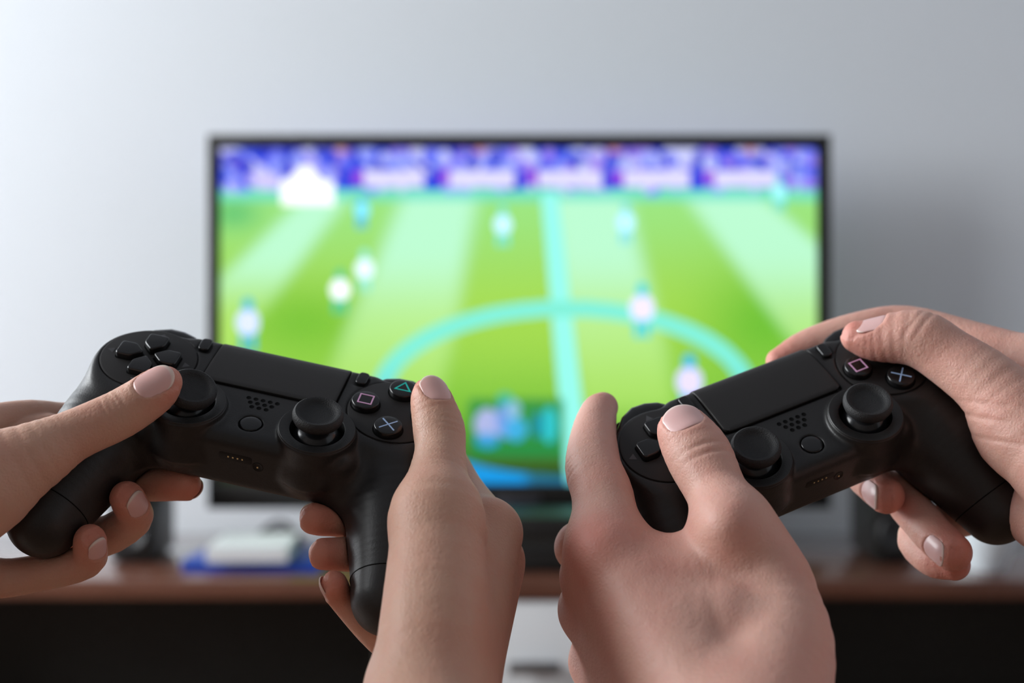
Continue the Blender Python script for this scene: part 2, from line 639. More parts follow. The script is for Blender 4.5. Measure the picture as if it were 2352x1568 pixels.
# centre line and centre circle
cx_ = 1262 + (vv - 450) * (1312 - 1262) / (940 - 450)
hw = 19 + (vv - 450) * 0.016
over(((np.abs(uu - cx_) < hw) & (vv > 446)) * 0.95, C(150, 252, 240))
q = np.sqrt(((uu - 1297) / 421) ** 2 + ((vv - 911) / 203) ** 2)
gr = np.hypot((uu - 1297) / 421 ** 2, (vv - 911) / 203 ** 2) / np.maximum(q, 1e-3)
ring = np.abs(q - 1) / np.maximum(gr, 1e-9) < 19 + (vv - 700) * 0.012
ringcol = C(128, 238, 214) * (1 - sstep(800, 1100, vv))[..., None] + C(0, 150, 226) * sstep(800, 1100, vv)[..., None]
over(ring * (1 - 0.65 * sstep(1190, 1230, uu) * (vv > 1000)), ringcol)
# players: legs, shirt and head
for (cu, cv, s, sh, le) in [(832, 488, .8, (120, 220, 245), (80, 190, 220)), (1155, 522, .95, (190, 235, 255), (120, 230, 210)), (1437, 517, .95, (180, 235, 255), (130, 225, 235)),
                            (838, 624, 1., (225, 245, 255), (150, 240, 220)), (782, 672, 1.05, (245, 250, 255), (60, 200, 150)), (571, 748, 1.25, (205, 215, 255), (40, 190, 215)),
                            (1474, 716, 1.3, (225, 215, 255), (60, 215, 225)), (1582, 884, 1.4, (215, 205, 255), (30, 190, 235)), (1788, 448, .8, (150, 235, 235), (110, 220, 210))]:
    s *= 1.45
    over((((uu - cu) / (14.5 * s)) ** 2 + ((vv - cv + 4 * s) / (17 * s)) ** 2 < 1) * 1.0, C(*sh) * 1.25)
    over((((uu - cu) / (7 * s)) ** 2 + ((vv - cv + 27 * s) / (8 * s)) ** 2 < 1) * 1.0, C(*le))
    for dx in (-6, 6):
        over(((np.abs(uu - cu - dx * s) < 4 * s) & (vv > cv + 10 * s) & (vv < cv + 32 * s)) * 1.0, C(*le))
# radar panel in the lower middle
pn = sstep(1070, 1084, uu) * sstep(1302, 1288, uu) * sstep(906, 926, vv) * sstep(1056, 1044, vv)
over(pn * 0.85, C(16, 140, 66))
for cu, cv, ru, rv, c in [(1120, 975, 30, 38, (190, 190, 250)), (1160, 965, 22, 42, (120, 160, 240)), (1185, 985, 26, 28, (60, 180, 240)), (1160, 915, 18, 14, (0, 185, 160)),
                          (1180, 940, 16, 22, (150, 200, 230)), (1262, 975, 18, 42, (40, 205, 220)), (1235, 975, 14, 30, (0, 140, 170)), (1120, 1010, 28, 18, (30, 160, 225))]:
    over((((uu - cu) / ru) ** 2 + ((vv - cv) / rv) ** 2 < 1) * 0.8, C(*c))
VX = (uu - IMW / 2) / FPX * TVY - 0.010
VZ = CAMZ - (vv - IMH / 2) / FPX * TVY - TOP
V = np.stack([VX, np.full_like(VX, -0.006), VZ], -1).reshape(-1, 3)
ii = np.arange(NU * NV).reshape(NV, NU)
Q = np.stack([ii[:-1, :-1], ii[1:, :-1], ii[1:, 1:], ii[:-1, 1:]], -1).reshape(-1, 4)
me = mesh_np('screen', V, Q, smooth=False)
at = me.color_attributes.new('picture', 'FLOAT_COLOR', 'POINT')
at.data.foreach_set('color', np.concatenate([img.reshape(-1, 3), np.ones((NU * NV, 1))], 1).astype(np.float32).ravel())
ms = mat('screen_picture', (0.01, 0.01, 0.01), 0.3)
nt = ms.node_tree
an = nt.nodes.new('ShaderNodeAttribute')
an.attribute_name = 'picture'
nt.links.new(an.outputs['Color'], nt.nodes['Principled BSDF'].inputs['Emission Color'])
nt.nodes['Principled BSDF'].inputs['Emission Strength'].default_value = 1.05
link('screen', me, ms, tv)

# ---------------------------------------------------------------- things on the cabinet
M_spk = mat('black_speaker_wood', (0.010, 0.010, 0.010), 0.45)
M_cone = mat('speaker_cone_grey', (0.02, 0.02, 0.022), 0.5)
for (ua, ub, lab) in ((252, 349, 'small black loudspeaker on the cabinet left of the television'), (2006, 2104, 'small black loudspeaker on the cabinet right of the television')):
    Y = 2.04
    xa, _ = wp(ua, 0, Y); xb, _ = wp(ub, 0, Y)
    xm = (xa + xb) / 2; hwid = (xb - xa) / 2
    s = tag(empty('loudspeaker', (xm, Y, TOP)), lab, 'speaker', 'pair of small loudspeakers')
    box('cabinet_box', (-hwid, 0, 0.004), (hwid, 0.14, 0.135), M_spk, s, 0.004)
    fr = Matrix.Rotation(math.pi / 2, 4, 'X')
    link('woofer', lathe_mesh('woofer', [(0, 1), (8, 1.5), (10, -1), (19, 3), (22, 5), (24, 3), (24, -2)], 32, 0.001, (0, 0, 45), fr), M_cone, s)
    link('tweeter', lathe_mesh('tweeter', [(0, 4), (5, 3), (7, 0.5), (10, 2), (11, -2)], 32, 0.001, (0, 0, 98), fr), M_cone, s)
    for dx in (-1, 1):
        for dy in (0.015, 0.125):
            box('rubber_foot', (dx * (hwid - 0.014) - 0.006, dy - 0.006, 0), (dx * (hwid - 0.014) + 0.006, dy + 0.006, 0.004), M_dark, s, 0.001)

con = tag(empty('game_console', (0.055, 1.958, TOP)), 'black box shaped game console lying in front of the television stand', 'console')
box('lower_case', (-0.15, 0, 0.003), (0.15, 0.125, 0.040), M_spk, con, 0.003)
box('upper_case', (-0.15, 0.003, 0.043), (0.15, 0.122, 0.078), M_spk, con, 0.003)
box('gap_strip', (-0.147, 0.006, 0.038), (0.147, 0.118, 0.045), M_dark, con, 0)
box('disc_slot', (-0.12, -0.001, 0.030), (0.02, 0.004, 0.033), M_gloss, con, 0)

# books: a blue one below and a white one on it
xa, _ = wp(425, 0, 1.97); xb, _ = wp(742, 0, 1.97)


def book(name, lab, lo, hi, cm, rz):
    cx, cy = (lo[0] + hi[0]) / 2, (lo[1] + hi[1]) / 2
    b = tag(empty(name, (cx, cy, lo[2])), lab, 'book', 'books lying on the cabinet')
    b.rotation_euler.z = rz
    hx, hy, t = (hi[0] - lo[0]) / 2, (hi[1] - lo[1]) / 2, hi[2] - lo[2]
    c = bmesh.new()
    box_bm((-hx, -hy, 0), (hx, hy, 0.002), 0, bm=c)
    box_bm((-hx, -hy, t - 0.002), (hx, hy, t), 0, bm=c)
    box_bm((-hx, -hy, 0.002), (hx, -hy + 0.002, t - 0.002), 0, bm=c)
    link('cover', bm_mesh('cover', c), cm, b)
    box('pages', (-hx + 0.004, -hy + 0.002, 0.002), (hx - 0.004, hy - 0.004, t - 0.002), mat('paper', (0.75, 0.74, 0.7), 0.8), b, 0)


book('book', 'thin dark blue book under the white book on the cabinet', (xa, 1.96, TOP), (xb, 2.12, TOP + 0.016), mat('blue_cover', lin(20, 70, 170), 0.35), -0.05)
xa, _ = wp(470, 0, 1.95); xb, _ = wp(655, 0, 1.95)
book('book', 'white book lying on top of the dark blue book', (xa, 1.945, TOP + 0.0165), (xb, 2.10, TOP + 0.036), mat('white_cover', (0.85, 0.87, 0.9), 0.35), 0.04)

# tangle of thin cable under the television on the left
cv = bpy.data.curves.new('cable', 'CURVE')
cv.dimensions = '3D'; cv.bevel_depth = 0.004; cv.bevel_resolution = 3
for k in range(3):
    sp = cv.splines.new('NURBS')
    pts = [(-0.43 + 0.01 * k, 2.13 + .01 * k, 0.005), (-0.39, 2.15 + 0.01 * k, 0.006 + .01 * k), (-0.36, 2.17, 0.03 + 0.012 * k), (-0.33, 2.14 - .01 * k, 0.012 + .012 * k), (-0.31, 2.15, 0.006), (-0.35, 2.18, 0.02)]
    sp.points.add(len(pts) - 1)
    for p, c in zip(sp.points, pts): p.co = (c[0], c[1], c[2] + TOP, 1)
    sp.use_endpoint_u = True; sp.order_u = 4
tmp = bpy.data.objects.new('cable_curve', cv)
co = link('cable', bpy.data.meshes.new_from_object(tmp), None)
bpy.data.objects.remove(tmp)
co.data.materials.append(mat('grey_cable', (0.05, 0.05, 0.055), 0.5))
tag(co, 'dark cable loosely coiled on the cabinet under the television', 'cable')

# ribbed white bowl on the right end
xc, _ = wp(2262, 0, 1.97)
bowl = tag(empty('bowl', (xc, 1.97, TOP)), 'white ribbed round bowl on the right end of the cabinet', 'bowl')
prof = [(0, 0), (22, 0), (24, 1.5)]
for i in range(15):
    t = i / 14
    r = 26 + 19 * math.sin(t * 1.35)
    z = 3 + 62 * t
    prof += [(r, z), (r + 0.9, z + 2.1)]
prof += [(45, 68), (42.5, 67.5), (40, 40), (30, 12), (0, 8)]
link('bowl_body', lathe_mesh('bowl_body', prof, 56, 0.001), mat('white_ceramic', (0.75, 0.82, 0.87), 0.3), bowl)


# ================================================================ GAME CONTROLLERS (local mm: x right, y away from player, z out of the face)
XF, XS, YS, XO, YO, BR = 48.0, 24.27, -22.17, 31.28, 14.98, 11.6
HANDLE = [((50, -1, -15), 17.5), ((55.5, -20, -18.5), 17.5), ((59.5, -38, -23.5), 15.6), ((62.5, -52, -28.5), 13.6), ((63.5, -61, -32), 12.2)]
HAND2 = [((47, -8, -19), 15.5), ((53, -24, -25), 15.5), ((58, -40, -30.5), 14), ((61.5, -53, -35), 12.3), ((63, -59.5, -37), 11.4)]
HSEG = Segs(chain_segs([h[0] for h in HANDLE], [h[1] for h in HANDLE], 6))
HSEG2 = Segs(chain_segs([h[0] for h in HAND2], [h[1] for h in HAND2], 6))


def shell_solid(P):
    X = P.copy()
    X[:, 0] = np.sqrt(X[:, 0] ** 2 + 0.5)
    d = sd_box(X, (0, -5.9, -14.2), (40, 27.8, 13.9), 5.5)
    d = smax(d, -(X[:, 1] * 0.35 + X[:, 2] * 0.94 + 34.0), 3)
    pod = sd_cyl(X, (XF, 0), 19.8, -24, -0.1, 3.5)
    d = smin(d, pod, 5)
    d = smin(d, smin(HSEG(X).min(axis=1), HSEG2(X).min(axis=1), 6), 9)
    # flat face stays flat over the pods
    d = smax(d, X[:, 2] + 0.1 + 0.0 * d, 1.5)
    well = sd_cyl(X, (XS, YS), 14.2, -21.5, 2.3, 1.0)
    wl2 = sd_ell(X, (XS, YS, -14), (14.6, 14.6, 12))
    well = smin(smax(well, -(X[:, 2] + 14), 0.5), wl2, 3)
    d = smin(d, well, 1.6)
    return d


def shell_sdf(P):
    d = shell_solid(P)
    X = P.copy(); X[:, 0] = np.abs(X[:, 0])
    d = smax(d, -sd_cyl(X, (XS, YS), 10.1, -9, 9, 0.5), 0.8)                                  # stick openings
    d = smax(d, -sd_cyl(X, (XF, 0), 18.3, -0.75, 6, 0.2), 0.3)                                # seats of the two round plates
    tb = sd_box(P, (0, 12.0, -0.4), (25.95, 17.4, 1.6), 0.8)
    d = smax(d, -tb, 0.4)                                                                      # seat of the touch pad
    ob = sd_box(X, (XO, YO, 0), (2.9, 4.5, 1.0), 0.9)
    d = smax(d, -ob, 0.3)
    d = smax(d, -sd_cyl(P, (0, -23.63), 4.4, -2.4, 3, 0.3), 0.3)                              # home button seat
    return d


# the same solid sampled on a grid, for quick contact tests by the hands
GL, GH, GS = np.array((-1.5, -80.0, -54.0)), np.array((81.0, 27.0, 9.0)), 1.5
_n = np.ceil((GH - GL) / GS).astype(int) + 1
_g = GL + GS * np.stack(np.meshgrid(*[np.arange(k) for k in _n], indexing='ij'), -1).reshape(-1, 3)
SGRID = shell_solid(_g).reshape(_n)


def shell_quick(P):
    X = P.copy()
    X[:, 0] = np.abs(X[:, 0])
    q = (X - GL) / GS
    out = np.full(len(P), 20.0)
    m = ((q >= 0) & (q < _n - 1.001)).all(axis=1)
    q = q[m]
    i = q.astype(int)
    fr = q - i
    acc = np.zeros(len(q))
    for dx in (0, 1):
        for dy in (0, 1):
            for dz in (0, 1):
                w_ = (fr[:, 0] if dx else 1 - fr[:, 0]) * (fr[:, 1] if dy else 1 - fr[:, 1]) * (fr[:, 2] if dz else 1 - fr[:, 2])
                acc += w_ * SGRID[i[:, 0] + dx, i[:, 1] + dy, i[:, 2] + dz]
    out[m] = acc
    return out


def face_z(x, y):
    """height of the shell surface above (x,y)"""
    P = np.array([[x, y, 12.0]])
    for _ in range(40):
        P[0, 2] -= float(shell_solid(P)[0]) * 0.9
    return float(P[0, 2])


M_shell = mat('black_matte_plastic', (0.016, 0.0155, 0.0155), 0.42, spec=0.42, bump=(1500, 0.12))
M_plate = mat('black_satin_plate', (0.017, 0.0155, 0.015), 0.5, spec=0.4)
M_pad = mat('black_touch_pad', (0.017, 0.0152, 0.0143), 0.48, spec=0.45, bump=(4000, 0.15))
M_btn = mat('black_glossy_button', (0.0095, 0.0095, 0.010), 0.2, spec=0.5)
M_rub = mat('black_rubber', (0.014, 0.0145, 0.0155), 0.62, spec=0.5, bump=(2500, 0.5))
M_ball = mat('black_stick_dome', (0.012, 0.013, 0.015), 0.22)
M_hole = mat('black_recess', (0.003, 0.003, 0.003), 0.8, spec=0.1)
M_port = mat('black_port', (0.008, 0.0078, 0.0078), 0.5, spec=0.3)
M_gold = mat('gold_contact', (0.9, 0.75, 0.42), 0.3, metal=1.0)
M_mark = mat('grey_print', (0.075, 0.075, 0.08), 0.6)
SYM = {'square': mat('pink_print', (0.9, 0.5, 0.8), 0.6), 'cross': mat('blue_print', (0.42, 0.62, 0.95), 0.6),
       'triangle': mat('teal_print', (0.02, 0.8, 0.68), 0.6), 'circle': mat('red_print', lin(230, 90, 95), 0.6)}
MM = 0.001

Vs, Qs = mesh_sdf(shell_sdf, (-78, -78, -48), (78, 26, 6), 0.65, relax=3)
ME = {'shell': mesh_np('shell', Vs * MM, Qs)}

# touch pad: slab that bends down over the front edge
pad_prof = [(-5.0, -0.9), (-5.0, 0.05), (-4.6, 0.35), (-3, 0.42), (6, 0.38), (13, 0.1), (17, -0.3), (19.5, -1.0), (21.3, -2.3), (22.4, -4.2), (22.8, -6.5), (22.5, -8.5), (20, -8.5), (20, -2.5)]
bm = bmesh.new()
loops = []
xs = [-25.6, -25.45, -25.0, -24.3, -23.2, -20, -10, 0, 10, 20, 23.2, 24.3, 25.0, 25.45, 25.6]
for x in xs:
    e = 25.6 - abs(x)
    yo = 0.0
    if e < 2.4: yo = 2.4 - math.sqrt(max(2.4 ** 2 - (2.4 - e) ** 2, 0))
    dz = 0.35 if e < 0.05 else (0.12 if e < 0.2 else 0.0)
    loops.append([bm.verts.new((x * MM, (max(y, -5.0 + yo) if y < 0 else y) * MM, (z - dz) * MM)) for y, z in pad_prof])
for a, b in zip(loops[:-1], loops[1:]):
    n = len(a)
    for i in range(n):
        bm.faces.new((a[i], a[(i + 1) % n], b[(i + 1) % n], b[i]))
bm.faces.new(loops[0]); bm.faces.new(loops[-1][::-1])
ME['pad'] = bm_mesh('touch_pad', bm, True, 0.6)

ME['plate'] = lathe_mesh('button_plate', [(0, 0), (17.2, 0), (17.8, -0.25), (18.0, -0.9), (0, -0.9)], 72, MM)
ME['button'] = lathe_mesh('action_button', [(5.25, -1), (5.25, 1.9), (5.1, 2.3), (4.75, 2.5), (2.5, 2.58), (0, 2.6)], 40, MM)
ME['button_ring'] = lathe_mesh('button_socket', [(5.75, 0.03), (5.75, 0.06), (5.2, 0.06), (5.2, 0.03)], 40, MM)
dp = rounded_poly([(-4.0, 11.7), (-4.0, 5.9), (0, 1.9), (4.0, 5.9), (4.0, 11.7)], [1.6, 1.2, 1.2, 1.2, 1.6])
ME['dpad'] = prism_mesh('direction_button', dp, -0.6, 2.7, 0.7, MM)
dpr = rounded_poly([(-4.4, 12.1), (-4.4, 5.8), (0, 1.2), (4.4, 5.8), (4.4, 12.1)], [1.8, 1.2, 1.2, 1.2, 1.8])
ME['dpad_seat'] = prism_mesh('direction_button_gap', dpr, 0.0, 0.05, 0, MM)
ME['arrow'] = prism_mesh('arrow_mark', [(-1.6, 13.6), (1.6, 13.6), (0, 16.2)], 0.0, 0.06, 0, MM)
cap = rounded_poly([(-2.1, -3.6), (2.1, -3.6), (2.1, 3.6), (-2.1, 3.6)], 1.9)
ME['option'] = prism_mesh('option_button', cap, -1.2, 0.85, 0.5, MM)
ME['home'] = lathe_mesh('home_button', [(4.05, -1.5), (4.05, -0.2), (3.9, 0.05), (3.5, 0.25), (2, 0.45), (0, 0.55)], 40, MM)
ME['hole'] = lathe_mesh('speaker_hole', [(0, -0.02), (0.66, -0.02), (0.85, 0.06), (0.92, 0.0)], 16, MM)
ME['ring'] = lathe_mesh('stick_ring', [(13.95, 1.4), (13.9, 2.45), (13.65, 2.7), (10.35, 2.62), (9.95, 2.3), (9.9, 1.2), (9.9, -6)], 64, MM)
ME['dome'] = lathe_mesh('stick_dome', [(0, 4.0), (4, 3.6), (7, 1.6), (8.9, -1.6), (9.8, -6)], 48, MM)
ME['cap'] = lathe_mesh('stick_cap', [(3.4, 2.5), (3.6, 4.6), (5.0, 5.3), (7.4, 5.7), (8.6, 6.5), (9.1, 7.7), (9.15, 8.9), (8.8, 10.0), (8.1, 10.6), (7.3, 10.5), (6.6, 9.9), (6.0, 9.3), (4.8, 9.0), (0, 8.9)], 56, MM)


def ring_sym(r0, r1, n=40):
    bm = bmesh.new()
    A = [[bm.verts.new((r * math.cos(2 * math.pi * i / n) * MM, r * math.sin(2 * math.pi * i / n) * MM, z * MM)) for i in range(n)] for r, z in ((r0, 2.55), (r0, 2.68), (r1, 2.68), (r1, 2.55))]
    for a, b in zip(A[:-1], A[1:]):
        for i in range(n):
            j = (i + 1) % n
            bm.faces.new((a[i], a[j], b[j], b[i]))
    return bm_mesh('circle_symbol', bm)


def poly_sym(pts, w_):
    bm = bmesh.new()
    P = np.array(pts, float)
    n = len(P)
    c = P.mean(0)
    ins = []
    for i in range(n):
        a, b, d = P[i - 1], P[i], P[(i + 1) % n]
        e1 = (b - a) / np.linalg.norm(b - a); e2 = (d - b) / np.linalg.norm(d - b)
        n1 = np.array([-e1[1], e1[0]]); n2 = np.array([-e2[1], e2[0]])
        if np.dot(n1, c - b) < 0: n1 = -n1
        if np.dot(n2, c - b) < 0: n2 = -n2
        m_ = (n1 + n2) / (1 + n1 @ n2)
        ins.append(b + m_ * w_)
    o0 = [bm.verts.new((*(p * MM), 2.55 * MM)) for p in P]
    o1 = [bm.verts.new((*(p * MM), 2.69 * MM)) for p in P]
    i1 = [bm.verts.new((*(p * MM), 2.69 * MM)) for p in ins]
    i0 = [bm.verts.new((*(p * MM), 2.55 * MM)) for p in ins]
    for a, b in ((o0, o1), (o1, i1), (i1, i0)):
        for i in range(n):
            j = (i + 1) % n
            bm.faces.new((a[i], a[j], b[j], b[i]))
    return bm_mesh('symbol', bm)


def cross_sym(L_, w_):
    bm = bmesh.new()
    for s in (1, -1):
        d = np.array([1, s]) / math.sqrt(2); nrm = np.array([-d[1], d[0]])
        for (z0, z1) in ((2.55, 2.69 + 0.004 * s),):
            v = []
            for z in (z0, z1):
                for a, b in ((-1, -1), (1, -1), (1, 1), (-1, 1)):
                    p = d * L_ * a + nrm * w_ * b
                    v.append(bm.verts.new((p[0] * MM, p[1] * MM, z * MM)))
            bm.faces.new(v[4:])
            for i in range(4):
                j = (i + 1) % 4
                bm.faces.new((v[i], v[j], v[j + 4], v[i + 4]))
    return bm_mesh('cross_symbol', bm)


ME['square'] = poly_sym([(-2.75, -2.75), (2.75, -2.75), (2.75, 2.75), (-2.75, 2.75)], 0.5)
ME['triangle'] = poly_sym([(-3.35, -1.9), (3.35, -1.9), (0, 3.6)], 0.5)
ME['cross'] = cross_sym(3.9, 0.26)
ME['circle'] = ring_sym(2.75, 3.25)


def arc_sweep(name, sections):
    """closed loops of equal length skinned into a solid"""
    bm = bmesh.new()
    L_ = [[bm.verts.new([c * MM for c in p]) for p in s] for s in sections]
    n = len(L_[0])
    for a, b in zip(L_[:-1], L_[1:]):
        for i in range(n):
            bm.faces.new((a[i], a[(i + 1) % n], b[(i + 1) % n], b[i]))
    bm.faces.new(L_[0]); bm.faces.new(L_[-1][::-1])
    return bm_mesh(name, bm, True, 0.7)


def oval(cx, cy, cz, ry, rz, n=16, tilt=0.0):
    out = []
    for i in range(n):
        a = 2 * math.pi * i / n
        y, z = ry * math.copysign(abs(math.cos(a)) ** 0.7, math.cos(a)), rz * math.copysign(abs(math.sin(a)) ** 0.7, math.sin(a))
        out.append((cx, cy + y * math.cos(tilt) - z * math.sin(tilt), cz + y * math.sin(tilt) + z * math.cos(tilt)))
    return out


for sg, nm in ((-1, 'l'), (1, 'r')):
    S = []
    for t, ins in ((0, .55), (0.04, .8), (0.12, .95), (0.3, 1), (0.5, 1), (0.7, 1), (0.86, .92), (0.95, .75), (1, .5)):
        x = 35.5 + 27 * t
        y = 20.5 + 3.2 * math.sin(math.pi * min(1, t * 1.15)) - 7.0 * max(0, t - 0.45) ** 2 / 0.3
        S.append(oval(sg * x, y - 0.8, -8.0, 4.2 * ins, 4.6 * ins))
    ME['bumper_' + nm] = arc_sweep('shoulder_button', S)
    S = []
    for t, ins in ((0, .5), (0.06, .85), (0.2, 1), (0.5, 1), (0.8, .97), (0.94, .8), (1, .5)):
        x = 38 + 20 * t
        S.append(oval(sg * x, 24.5 - 4 * (t - 0.5) ** 2, -19, 7.0 * ins, 8.5 * ins, tilt=0.5))
    ME['trigger_' + nm] = arc_sweep('trigger', S)

# thin joint running round each grip
def seam(sg):
    c = np.array([62.6, -56.0, -29.5]); ax = np.array([0.16, -0.93, -0.33]); ax /= np.linalg.norm(ax)
    u = np.cross(ax, (0, 0, 1)); u /= np.linalg.norm(u); v_ = np.cross(ax, u)
    n = 64
    S = []
    for i in range(n):
        a = 2 * math.pi * i / n
        d = u * math.cos(a) + v_ * math.sin(a)
        p = (c + d * 25)[None]
        for _ in range(40):
            p = p - d * shell_solid(p)[0] * 0.9
        S.append((p[0], d))
    bm = bmesh.new()
    L_ = []
    for p, d in S:
        row = []
        for k in range(5):
            a = 2 * math.pi * k / 5
            q = p + (d * math.cos(a) + ax * math.sin(a)) * 0.22
            row.append(bm.verts.new((sg * q[0] * MM, q[1] * MM, q[2] * MM)))
        L_.append(row)
    for i in range(n):
        a, b = L_[i], L_[(i + 1) % n]
        for k in range(5):
            bm.faces.new((a[k], a[(k + 1) % 5], b[(k + 1) % 5], b[k]))
    return bm_mesh('grip_seam', bm, True)


ME['seam_l'], ME['seam_r'] = seam(-1), seam(1)
port = rounded_poly([(-6.2, -1.7), (6.2, -1.7), (6.2, 1.7), (-6.2, 1.7)], 1.2)
ME['port'] = prism_mesh('extension_port', port, -0.3, 0.12, 0.05, MM)
ME['jack'] = lathe_mesh('audio_jack', [(0, 0.1), (1.6, 0.1), (1.9, 0.25), (2.1, 0.1), (2.1, -0.3)], 24, MM)


def controller(key, label, tilt_l):
    c = empty('game_controller')
    tag(c, label, 'controller', 'game controllers held in the hands')
    Mx, t = POSE[key]
    Rw = TW @ Mx
    tw = cam2world(t)[0]
    m4 = Matrix.Identity(4)
    for i in range(3):
        for j in range(3): m4[i][j] = Rw[i, j]
        m4[i][3] = tw[i]
    c.matrix_world = m4

    def part(name, me, m, loc=(0, 0, 0), rot=(0, 0, 0), parent=c, lab=None):
        o = link(name, me, m, parent)
        o.location = [v * MM for v in loc]
        o.rotation_euler = rot
        if lab: o['label'] = lab
        return o
    part('shell', ME['shell'], M_shell)
    part('touch_pad', ME['pad'], M_pad)
    for s in (-1, 1):
        part('button_plate', ME['plate'], M_plate, (s * XF, 0, 0.12))
        part('option_button', ME['option'], M_btn, (s * XO, YO, -0.2), (0, 0, -s * 0.05))
        r = part('stick_ring', ME['ring'], M_shell, (s * XS, YS, 0))
        d = part('thumb_stick', ME['dome'], M_ball, (s * XS, YS, 0), lab='ball joint of the thumb stick')
        if s < 0: d.rotation_euler = tilt_l
        k = part('stick_cap', ME['cap'], M_rub, parent=d)
        part('shoulder_button', ME['bumper_l' if s < 0 else 'bumper_r'], M_btn)
        part('trigger', ME['trigger_l' if s < 0 else 'trigger_r'], M_btn)
        part('grip_seam', ME['seam_l' if s < 0 else 'seam_r'], M_hole)
    for i in range(4):
        a = -i * math.pi / 2
        part('direction_button', ME['dpad'], M_btn, (-XF, 0, 0.12), (0, 0, a))
        part('direction_button_gap', ME['dpad_seat'], M_hole, (-XF, 0, 0.13), (0, 0, a))
        part('arrow_mark', ME['arrow'], M_mark, (-XF, 0, 0.13), (0, 0, a))
    for dx, dy, sy in ((-BR, 0, 'square'), (0, BR, 'triangle'), (BR, 0, 'circle'), (0, -BR, 'cross')):
        b = part('action_button', ME['button'], M_btn, (XF + dx, dy, 0.12))
        part('button_gap', ME['button_ring'], M_hole, (XF + dx, dy, 0.1))
        part(sy + '_symbol', ME[sy], SYM[sy], parent=b, lab={'square': 'pink square outline', 'triangle': 'teal triangle outline', 'circle': 'red circle outline', 'cross': 'light blue cross'}[sy])
    part('home_button', ME['home'], M_btn, (0, -23.63, FZ_home))
    for row, n in ((0, 5), (1, 4), (2, 3)):
        for i in range(n):
            x = (i - (n - 1) / 2) * 2.73
            y = -9.73 - row * 2.37
            part('speaker_hole', ME['hole'], M_hole, (x, y, FZ(x, y)))
    # connectors on the side facing the player
    pr = part('extension_port', ME['port'], M_port, PORT[0], PORT_R)
    for i in range(4):
        o = part('contact', ME['pin'], M_gold, ((i - 1.5) * 1.75, 0, 0.15), parent=pr)
    part('audio_jack', ME['jack'], M_port, PORT[1], PORT_R)
    part('jack_contact', ME['pin'], mat('white_dot', (0.8, 0.8, 0.8), 0.4), PORT[2], PORT_R)
    part('light_bar', ME['bar'], mat('light_bar_plastic', (0.03, 0.04, 0.08), 0.2), (0, 22.0, -13.5))
    return c


FZ = lambda x, y: face_z(x, y) + 0.03
FZ_home = face_z(0, -23.63) - 0.1
ME['pin'] = bm_mesh('contact', box_bm((-0.28 * MM, -0.3 * MM, -0.2 * MM), (0.28 * MM, 0.3 * MM, 0.12 * MM)))
ME['bar'] = prism_mesh('light_bar', rounded_poly([(-18, -1.2), (18, -1.2), (18, 2.2), (-18, 2.2)], 0.8), -2.6, 2.6, 0.3, MM)


def lip(x, z):
    p = np.array([[x, -60.0, z]])
    for _ in range(40): p[0, 1] += shell_solid(p)[0] * 0.9
    return p[0]


PORT = [tuple(lip(-2.1, -9.5) + (0, 0.05, 0)), tuple(lip(6.3, -11.5) + (0, 0.05, 0)), tuple(lip(6.3, -11.5) + (0, -0.2, 0))]
PORT_R = (math.pi / 2, 0, 0)
CL = controller('L', 'black game controller on the left, tilted down to the right, triangle button showing', (0.08, 0.2, 0))
CR = controller('R', 'black game controller on the right, tilted up to the right, smooth grip in shadow', (0, 0, 0))


